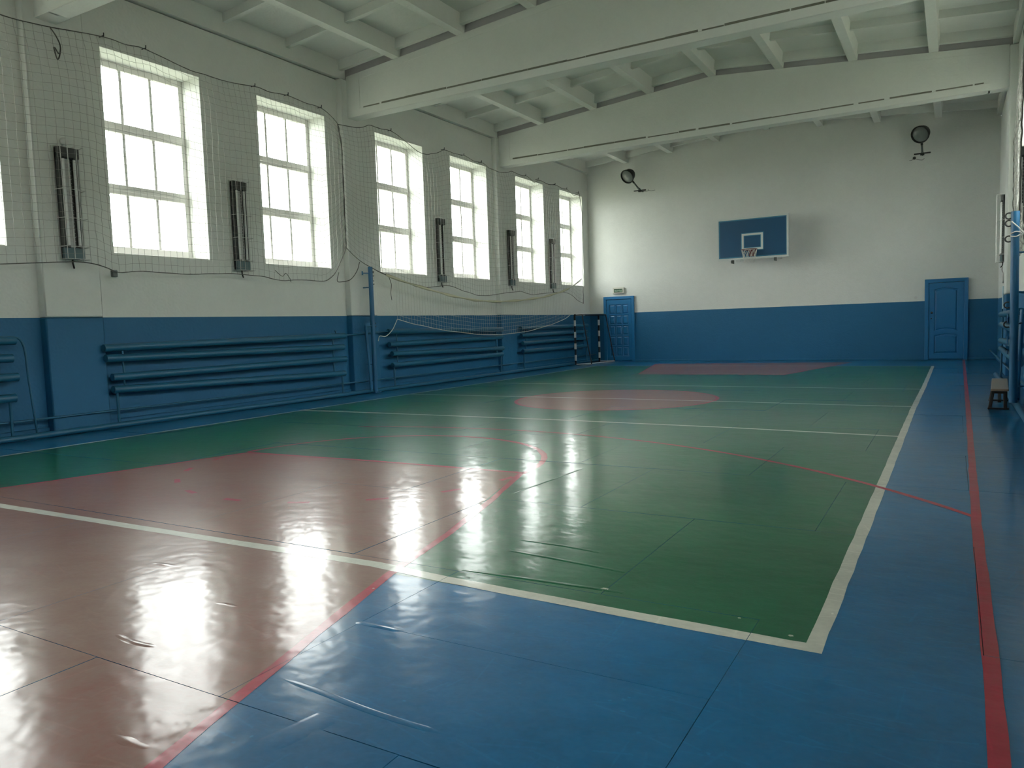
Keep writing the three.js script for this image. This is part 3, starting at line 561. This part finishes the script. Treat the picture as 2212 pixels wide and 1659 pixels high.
// ---------------------------------------------------------------- caged strip lamps (switched off)
function cagedLamp(label, x, D, turn, capped) {
  const g = thing('caged_strip_lamp', label, 'lamp', [x + (turn ? -0.02 : 0.02), 2.42, -D], turn, { group: 'caged strip lamps on the side walls' });
  const H = 1.53, w = 0.15;                                  // local: +x into the hall
  part('stand_off', rbox(-0.018, 0.004, 0.7, 0.8, -0.03, 0.03, 0.002), M.iron, g);
  part('back_plate', [rbox(0, 0.045, 0.02, H - 0.02, -w, -w + 0.075, 0.004), rbox(0, 0.045, 0.02, H - 0.02, w - 0.075, w, 0.004), rbox(0, 0.02, 0.02, H - 0.02, -w, w, 0.004)], M.plateDark, g);
  part('top_cap', rbox(0, 0.085, H - 0.14, H, -w, w, 0.008), M.plateDark, g);
  part('ballast_box', rbox(0, 0.085, 0, 0.16, -w + 0.02, w, 0.008), M.ballast, g);
  const lou = [rbox(0.022, 0.03, 0.17, H - 0.15, -0.04, 0.04, 0.002)];
  for (let i = 0; i < 22; i++) lou.push(box(0.03, 0.055, 0.2 + i * 0.053, 0.206 + i * 0.053, -0.035, 0.035));
  part('louver', lou, M.reflector, g);
  for (const z of [-0.075, 0.075]) { const t = part('fluorescent_tube', rod([0.075, 0.19, z], [0.075, H - 0.16, z], 0.019, 12), M.tubeWhite, g); pieces('end_cap', [rod([0.075, 0.155, z], [0.075, 0.19, z], 0.021, 10), rod([0.075, H - 0.16, z], [0.075, H - 0.13, z], 0.021, 10)], M.iron, t); }
  const c = [], R = 0.0045, bx = 0.17, W2 = w + 0.03;
  for (const y of [0.0, 0.17, 0.56, 0.95, H + 0.01]) c.push(rod([0, y, -W2], [bx, y, -W2 + 0.02], R, 5), rod([0, y, W2], [bx, y, W2 - 0.02], R, 5), rod([bx, y, -W2 + 0.02], [bx, y, W2 - 0.02], R, 5));
  for (const z of [-W2 + 0.02, -0.06, 0.06, W2 - 0.02]) c.push(rod([bx, 0, z], [bx, H + 0.01, z], R, 5));
  for (const z of [-W2, W2]) c.push(rod([0.01, 0, z], [0.01, H + 0.01, z], R, 5));
  for (const y of [0, H + 0.01]) for (const z of [-0.06, 0.06]) c.push(rod([0, y, z], [bx, y, z], R, 5));
  part('wire_cage', c, M.wire, g);
  part('cable_stub', tube([[0.03, 0, 0.02], [0.035, -0.06, 0.02], [0.05, -0.10, 0.02], [0.07, -0.12, 0.03]], 0.013, 12, 6), M.iron, g);
  if (capped) part('round_cap', new THREE.SphereGeometry(0.06, 16, 10, 0, Math.PI * 2, 0, Math.PI / 2).rotateZ(-Math.PI / 2).translate(0, H + 0.09, 0), M.plastic, g);
  return g;
}
cagedLamp('caged strip lamp on the wall column, pale round cap above it', XL + 0.14, 3.14, 0, true);
cagedLamp('caged strip lamp between the two netted windows left of the corded net seam', XL, 6.18, 0, false);
cagedLamp('caged strip lamp between the two netted windows past the left volleyball post', XL, 12.20, 0, false);
cagedLamp('caged strip lamp on the column under the farthest girder', XL + 0.14, 15.36, 0, false);
cagedLamp('caged strip lamp above the goal, beside the corner window', XL, 18.16, 0, false);
cagedLamp('caged strip lamp on the bench side wall above a looping white cable', XR, 18.05, Math.PI, false);
cagedLamp('caged strip lamp on the bench side wall beside the window behind the blue post', XR, 12.20, Math.PI, false);
{
  const t = thing('junction_box', 'round white junction box with looping cable under the bench side lamp', 'junction box', [XR, 2.05, -18.1], Math.PI);
  part('cover', rod([0, 0, 0], [0.05, 0, 0], 0.12, 22), M.plastic, t);
  part('rim', rod([0, 0, 0], [0.025, 0, 0], 0.15, 22), M.plastic, t);
  part('cable', tube([[0.05, 0.25, -0.02], [0.06, 0.22, 0.05], [0.05, 0.16, 0.10], [0.03, 0.1, 0.08]], 0.012, 20, 6), M.plastic, t);
  solo('cable_trunking', uvMetres(rbox(XR, XR - 0.04, 0.32, 1.86, -18.05, -18.35, 0.006)), M.pvc, 'pale vertical cable trunking strip on the bench side wall', 'trunking');
}

// ---------------------------------------------------------------- nets
function strands(segs, r) {                                  // many thin three-sided cords in one geometry
  const P = new Float32Array(segs.length * 18 * 3), a = V3(), b = V3(), d = V3(), u = V3(), v = V3(); let o = 0;
  const ring = [0, 2.0944, 4.18879].map((t) => [Math.cos(t), Math.sin(t)]);
  for (const [p, q] of segs) {
    a.set(...p); b.set(...q); d.subVectors(b, a).normalize(); u.set(Math.abs(d.y) > 0.8 ? 1 : 0, Math.abs(d.y) > 0.8 ? 0 : 1, 0.03).cross(d).normalize(); v.crossVectors(d, u);
    const A = ring.map(([c, s]) => [a.x + r * (c * u.x + s * v.x), a.y + r * (c * u.y + s * v.y), a.z + r * (c * u.z + s * v.z)]), B = ring.map(([c, s]) => [b.x + r * (c * u.x + s * v.x), b.y + r * (c * u.y + s * v.y), b.z + r * (c * u.z + s * v.z)]);
    for (let i = 0; i < 3; i++) { const j = (i + 1) % 3; for (const w of [A[i], A[j], B[j], A[i], B[j], B[i]]) { P[o++] = w[0]; P[o++] = w[1]; P[o++] = w[2]; } }
  }
  const g = new THREE.BufferGeometry(); g.setAttribute('position', new THREE.BufferAttribute(P, 3)); g.computeVertexNormals(); return g;
}
function meshNet(D0, D1, cols, rows, top, bot, xAt, jit) {
  const P = [];
  for (let i = 0; i <= cols; i++) { P.push([]); for (let j = 0; j <= rows; j++) { const D = D0 + (D1 - D0) * i / cols, t = j / rows, yt = lerpList(top, D), yb = lerpList(bot, D); P[i].push([xAt(D, t) + rr(-jit, jit), yt + (yb - yt) * t + rr(-jit, jit), -(D + rr(-jit, jit))]); } }
  const segs = [], knots = [];
  for (let i = 0; i <= cols; i++) for (let j = 0; j <= rows; j++) { if (i < cols) segs.push([P[i][j], P[i + 1][j]]); if (j < rows) segs.push([P[i][j], P[i][j + 1]]); knots.push(P[i][j]); }
  return { P, segs, knots };
}
function knotGeo(knots, r) {
  const f = [[1, 0, 0], [-1, 0, 0], [0, 1, 0], [0, -1, 0], [0, 0, 1], [0, 0, -1]], T = [[0, 2, 4], [2, 1, 4], [1, 3, 4], [3, 0, 4], [2, 0, 5], [1, 2, 5], [3, 1, 5], [0, 3, 5]], P = new Float32Array(knots.length * 72); let o = 0;
  for (const k of knots) for (const t of T) for (const i of t) for (let c = 0; c < 3; c++) P[o++] = k[c] + r * f[i][c];
  const g = new THREE.BufferGeometry(); g.setAttribute('position', new THREE.BufferAttribute(P, 3)); g.computeVertexNormals(); return g;
}
const bulge = (D, c, w, a) => a * Math.exp(-(((D - c) / w) ** 2));
function wallNet(label, D0, D1, top, bot, hooks, s, wall, cell = 0.115) {
  const t = thing('window_net', label, 'net', [0, 0, 0], 0, { group: 'protective nets over the windows' });
  const xAt = (D, v) => wall - s * (0.12 + 0.095 * Math.min(1, v * 6) + 0.055 * (1 - Math.min(1, v * 6)) * (bulge(D, 3.1, 0.5, 1) + bulge(D, 9.25, 0.5, 1) + bulge(D, 15.25, 0.5, 1)) + bulge(D, 3.1, 0.55, 0.13 * Math.min(1, v * 4)) + bulge(D, 15.3, 0.5, 0.13 * Math.min(1, v * 4)) + bulge(D, 9.2, 0.5, 0.04) + 0.03 * Math.sin(D * 2.1) * v);
  const n = meshNet(D0, D1, Math.round((D1 - D0) / cell), 28, top, bot, xAt, 0.007);
  const o = part('netting', [strands(n.segs, 0.0022), knotGeo(n.knots, 0.0048)], M.cord, t); o.userData.kind = 'stuff';
  const edge = (j) => n.P.filter((_, i) => i % 2 === 0 || i === n.P.length - 1).map((c) => c[j]);
  part('head_rope', tube(edge(0), 0.007, n.P.length * 2, 5), M.rope, t);
  part('foot_rope', tube(edge(28), 0.007, n.P.length * 2, 5), M.rope, t);
  for (const i of [0, n.P.length - 1]) part('side_rope', tube(n.P[i], 0.010, 60, 5), M.rope, t);
  for (const D of hooks) { const y = lerpList(top, D); part('hook', [rod([wall + s * 0.02, y + 0.02, -D], [wall - s * 0.10, y + 0.02, -D], 0.007, 6), rod([wall - s * 0.10, y + 0.005, -D], [wall - s * 0.105, y + 0.06, -D], 0.008, 6)], M.iron, t); }
  return { t, n };
}
{
  const A = wallNet('grey cord net hung over the two windows left of its seam', 1.0, 8.66,
    [[1.0, 5.6], [2.41, 5.52], [2.64, 5.52], [3.03, 5.54], [3.4, 5.60], [3.87, 5.68], [4.15, 5.655], [4.54, 5.70], [4.9, 5.63], [5.31, 5.59], [5.9, 5.58], [6.3, 5.62], [6.64, 5.665], [7.0, 5.655], [7.42, 5.70], [7.85, 5.66], [8.28, 5.67], [8.5, 5.56], [8.66, 5.44]],
    [[1.0, 2.33], [2.17, 2.31], [2.75, 2.35], [3.05, 2.38], [3.42, 2.36], [3.69, 2.26], [4.1, 2.30], [4.9, 2.30], [5.8, 2.34], [6.4, 2.33], [6.82, 2.26], [7.51, 2.30], [8.06, 2.29], [8.37, 2.48], [8.66, 2.95]],
    [3.87, 4.54, 6.64, 7.42, 8.28], -1, XL);
  const B = wallNet('grey cord net hung over the four windows right of its seam', 8.67, 20.08,
    [[8.67, 5.44], [8.9, 5.44], [9.15, 5.46], [9.4, 5.53], [9.65, 5.63], [10.0, 5.63], [10.41, 5.66], [10.65, 5.60], [10.9, 5.51], [11.34, 5.38], [11.7, 5.38], [11.98, 5.45], [12.43, 5.62], [12.8, 5.60], [13.29, 5.63], [13.7, 5.57], [14.12, 5.60], [14.4, 5.52], [14.74, 5.48], [15.1, 5.48], [15.36, 5.54], [15.65, 5.62], [16.1, 5.58], [16.51, 5.62], [16.98, 5.50], [17.28, 5.63], [17.8, 5.57], [18.38, 5.63], [18.8, 5.58], [19.2, 5.61], [19.68, 5.46], [20.08, 5.61]],
    [[8.67, 3.0], [8.85, 2.85], [9.04, 2.72], [9.38, 2.60], [10.0, 2.45], [11.0, 2.27], [11.4, 2.27], [12.2, 2.34], [12.8, 2.22], [13.55, 2.12], [14.2, 2.14], [14.77, 2.20], [15.54, 2.28], [16.0, 2.24], [16.49, 2.20], [17.5, 2.27], [18.47, 2.33], [18.9, 2.27], [19.31, 2.18], [19.6, 2.06], [20.08, 1.98]],
    [9.65, 10.41, 12.43, 13.29, 14.12, 15.65, 16.51, 17.28, 18.38, 19.2, 20.08], -1, XL);
  // loose cord ends and ties
  const x = XL + 0.23;
  part('loose_end', tube([[x, 2.48, -8.4], [x, 2.3, -8.35], [x + 0.02, 2.30, -8.5], [x, 2.36, -8.75], [x, 2.55, -8.95], [x, 2.72, -9.03]], 0.008, 40, 5), M.rope, A.t);
  part('loose_end', tube([[x, 2.44, -6.75], [x + 0.02, 2.34, -6.9], [x, 2.40, -7.0], [x, 2.30, -7.1], [x, 2.24, -7.12]], 0.006, 30, 5), M.rope, A.t);
  part('loose_end', tube([[x, 5.52, -3.03], [x + 0.02, 5.42, -3.09], [x, 5.30, -3.15], [x, 5.12, -3.1], [x, 5.28, -3.06], [x, 5.2, -3.12]], 0.009, 40, 5), M.rope, A.t);
  part('loose_end', tube([[x, 2.46, -9.95], [x + 0.02, 2.30, -10.0], [x, 2.1, -10.0], [x, 1.95, -10.02]], 0.006, 24, 5), M.rope, B.t);
  part('weight', rbox(x - 0.03, x + 0.03, 2.20, 2.30, -3.65, -3.73, 0.012), M.lampStalk, A.t);
  wallNet('pale cord net hung at the window behind the bench side post', 9.6, 11.85,
    [[9.6, 5.6], [10.6, 5.45], [11.3, 5.2], [11.85, 4.4]], [[9.6, 2.5], [10.6, 2.35], [11.85, 2.5]], [10.6, 11.3], 1, XR);
}
// volleyball net slung between its post and the corner window
{
  const t = thing('volleyball_net', 'white volleyball net with cream tape sagging along the netted wall', 'net');
  const top = [[9.34, 2.55], [9.64, 2.46], [10.23, 2.34], [11.1, 2.20], [12.02, 2.07], [13.03, 1.98], [14.15, 1.955], [15.39, 2.01], [16.78, 2.13], [18.01, 2.32], [18.5, 2.43]];
  const bot = [[9.34, 1.66], [9.92, 1.53], [10.37, 1.44], [11.77, 1.24], [13.41, 1.10], [14.33, 1.09], [15.87, 1.15], [17.32, 1.33], [18.11, 1.47], [18.5, 1.6]];
  const xAt = () => -9.92, n = meshNet(9.92, 18.5, 84, 9, top, bot, xAt, 0.004);
  const o = part('netting', strands(n.segs, 0.0022), M.cordPale, t); o.userData.kind = 'stuff';
  const P = [], I = [], N = 60, pr = [[0, 0.035], [0.006, 0], [0, -0.035], [-0.006, 0]];
  for (let i = 0; i <= N; i++) { const D = 9.6 + (18.5 - 9.6) * i / N, y = lerpList(top, D), h = 0.75 + 0.25 * Math.sin(i * 0.9); for (const [x, dy] of pr) P.push(-9.915 + x, y + dy * h, -D); }
  for (let i = 0; i < N; i++) for (let j = 0; j < 4; j++) { const a = i * 4 + j, b = i * 4 + (j + 1) % 4; I.push(a, b, a + 4, b, b + 4, a + 4); }
  const g = new THREE.BufferGeometry(); g.setAttribute('position', new THREE.Float32BufferAttribute(P, 3)); g.setIndex(I); g.computeVertexNormals();
  part('top_tape', g, M.tape, t);
  part('bottom_cord', tube(n.P.filter((_, i) => i % 3 === 0).map((c) => c[9]), 0.008, 120, 5), M.cordPale, t);
  part('tie_rope', tube([[-9.92, 1.53, -9.92], [-9.92, 1.30, -9.73], [-9.93, 1.17, -9.5], [-9.94, 1.18, -9.33], [-9.945, 1.08, -9.29]], 0.008, 30, 5), M.cordPale, t);
  part('tie_rope', tube([[-9.92, 2.46, -9.62], [-9.93, 2.52, -9.4], [-9.94, 2.57, -9.26]], 0.008, 14, 5), M.rope, t);
  part('tie_rope', tube([[-9.92, 2.43, -18.5], [-9.92, 2.55, -18.9], [-9.93, 2.70, -19.4]], 0.012, 14, 5), M.cordPale, t);
  part('spreader_stick', rod([-9.93, 2.50, -18.75], [-9.93, 2.76, -19.45], 0.012, 8), M.lampStalk, t);
}

// ---------------------------------------------------------------- volleyball posts
function ringHook(x, y, z, r, dz) { const g = new THREE.TorusGeometry(r, 0.009, 6, 18, Math.PI * 1.35); g.rotateZ(Math.PI * 0.35); g.rotateY(dz); g.translate(x, y, z); return g; }
{
  const p = thing('volleyball_post', 'blue steel volleyball post standing before the netted wall column', 'post', [-10.0, 0, -9.20], 0, { group: 'volleyball posts' });
  part('pole', [rod([0, 0, 0], [0, 2.62, 0], 0.048, 18), rbox(-0.10, 0.08, 0, 0.02, -0.1, 0.1, 0.004)], M.post, p);
  part('side_arm', [rod([0, 2.49, 0], [0, 2.48, 0.25], 0.011, 8), rod([0, 2.44, 0.25], [0, 2.52, 0.25], 0.016, 8)], M.post, p);
  part('side_arm', [rod([0, 1.40, -0.1], [0, 1.39, 0.24], 0.012, 8), rod([0, 1.33, 0.235], [0, 1.42, 0.235], 0.012, 8)], M.post, p);
  part('brace', rod([0, 1.40, 0.22], [0, 0.06, 0.14], 0.028, 10), M.post, p);
  for (const y of [2.56, 2.47, 2.30, 1.42]) part('hook', ringHook(0, y, -0.085, 0.035, Math.PI / 2), M.iron, p);
  pieces('wall_clamp', [rod([-0.04, 2.2, 0], [-0.212, 2.2, 0], 0.012, 6), rod([-0.04, 0.6, 0], [-0.212, 0.6, 0], 0.012, 6)], M.post, p);
  const q = thing('volleyball_post', 'blue steel volleyball post with dark ring hooks beside the bench', 'post', [1.118, 0, -8.2], 0, { group: 'volleyball posts' });
  part('pole', [rod([0, 0.145, 0], [-0.01, 2.50, 0], 0.046, 18)], M.post, q);
  for (const y of [2.45, 2.36, 2.17, 1.36, 1.12]) part('hook', ringHook(-0.075, y, 0, 0.036, 0), M.iron, q);
  for (const y of [1.25, 1.19, 0.97, 0.92, 0.80]) part('peg', rod([-0.07, y - 0.05, 0.02], [-0.07, y, 0.02], 0.010, 6), M.post, q);
  part('brace', [rod([0.095, 0.11, -1.0], [0.15, 1.30, -1.0], 0.03, 12)], M.post, q);
  pieces('cross_arm', [rod([0, 1.52, 0], [0.20, 1.50, -0.2], 0.014, 8), rod([0, 0.62, 0], [0.11, 0.62, -1.0], 0.012, 8), rod([0, 1.12, 0.0], [0.14, 1.12, -1.0], 0.012, 8)], M.post, q);
  pieces('wall_clamp', [rod([0.03, 2.0, 0], [0.378, 2.0, 0], 0.012, 6), rod([0.03, 0.35, 0], [0.378, 0.35, 0], 0.012, 6)], M.post, q);
  pieces('net_wrap', [tube([[-0.055, 2.23, 0.03], [0, 2.25, 0.06], [0.055, 2.23, 0.02], [0.0, 2.21, -0.06], [-0.055, 2.20, 0.02], [0.0, 2.19, 0.06], [0.06, 2.23, 0.0]], 0.007, 50, 5), tube([[-0.05, 2.38, 0.03], [0.02, 2.30, 0.06], [0.06, 2.25, 0.02], [0.12, 2.28, -0.5], [0.14, 2.32, -1.4]], 0.007, 30, 5)], M.cordPale, q);
}
// net bundle gathered at the bench side post
{
  const t = thing('net_bundle', 'bunched pale net with frayed cords hanging behind the bench side post', 'net', [1.27, 2.35, -10.1]);
  const segs = []; for (let k = 0; k < 70; k++) { let a = [rr(-0.06, 0.03), rr(0.05, 0.45), rr(-0.25, 0.25)]; for (let j = 0; j < 5; j++) { const b = [a[0] + rr(-0.02, 0.02), a[1] - rr(0.0, 0.12), a[2] + rr(-0.08, 0.08)]; segs.push([a, b]); a = b; } }
  const o = part('netting', strands(segs, 0.005), M.cordPale, t); o.userData.kind = 'stuff';
  part('loose_end', tube([[0, 0.0, 0], [0.02, -0.1, 0.03], [0.0, -0.2, 0.05], [0.03, -0.25, 0.0], [0.04, -0.12, -0.03]], 0.006, 24, 5), M.cordPale, t);
}

// ---------------------------------------------------------------- striped goal in the corner
{
  const g = thing('mini_goal', 'small black and white striped goal stored in the far corner', 'goal', [-10.0, 0, -19.0]);
  const L = 1.90, H = 1.60, dt = 0.26, db = 0.55;
  const striped = (z) => {
    const p = part('goal_post', rbox(-0.026, 0.026, 0, H, -z - 0.026, -z + 0.026, 0.006), M.goalBlack, g);
    for (let y = 0.13; y < H - 0.1; y += 0.37) part('white_band', rbox(-0.0275, 0.0275, y, y + 0.19, -z - 0.0275, -z + 0.0275, 0.006), M.goalWhite, p);
  };
  striped(0); striped(L);
  const bar = part('crossbar', rbox(-0.026, 0.026, H - 0.03, H + 0.022, 0, -L, 0.006), M.goalBlack, g); part('white_band', rbox(-0.0275, 0.0275, H - 0.0315, H + 0.0235, -0.05, -0.75, 0.006), M.goalWhite, bar);
  for (const z of [0, L]) {
    part('top_stay', rod([0, H - 0.01, -z], [dt, H - 0.005, -z], 0.018, 8), M.goalBlack, g);
    part('rear_stay', rod([dt, H - 0.005, -z], [db, 0.03, -z], 0.018, 8), M.goalBlack, g);
    part('ground_bar', rod([0, 0.02, -z], [db, 0.02, -z], 0.016, 8), M.goalWhite, g);
  }
  part('rear_bar', tube([[0.02, 0.02, -0.02], [0.35, 0.018, -0.5], [0.5, 0.018, -1.2], [db, 0.02, -L]], 0.012, 30, 6), M.goalWhite, g);
  part('top_rear_bar', rod([dt, H - 0.005, 0], [dt, H - 0.005, -L], 0.016, 8), M.goalBlack, g);
}

// ---------------------------------------------------------------- low bench by the bench side post
{
  const b = thing('gym_bench', 'low brown wooden bench with dark splayed legs beside the blue post', 'bench', [1.015, 0, -9.08], -0.044);
  const w = 0.096, L = 0.89, h = 0.315;
  part('seat', rbox(-w, w, h - 0.03, h, -L, L, 0.008), M.benchTop, b);
  for (const z of [-0.75, 0.36]) {
    part('apron', rbox(-w + 0.01, w - 0.01, h - 0.105, h - 0.03, z - 0.02, z + 0.02, 0.004), M.benchLeg, b);
    for (const s of [-1, 1]) { const lg = rbox(-0.02, 0.02, 0, 0.27, -0.02, 0.02, 0.004); lg.applyMatrix4(new THREE.Matrix4().makeShear(0, 0, s > 0 ? 0 : 0.16, 0, 0, 0)); lg.translate(s > 0 ? w - 0.03 : -w - 0.012, 0.015, z); part('leg', lg, M.benchLeg, b); }
    part('foot_rail', rbox(-w - 0.035, w + 0.01, 0, 0.022, z - 0.03, z + 0.03, 0.004), M.benchLeg, b);
  }
  part('stretcher', rbox(-0.02, 0.02, 0.09, 0.13, -0.75, 0.36, 0.004), M.benchLeg, b);
}

renderer.render(scene, camera);
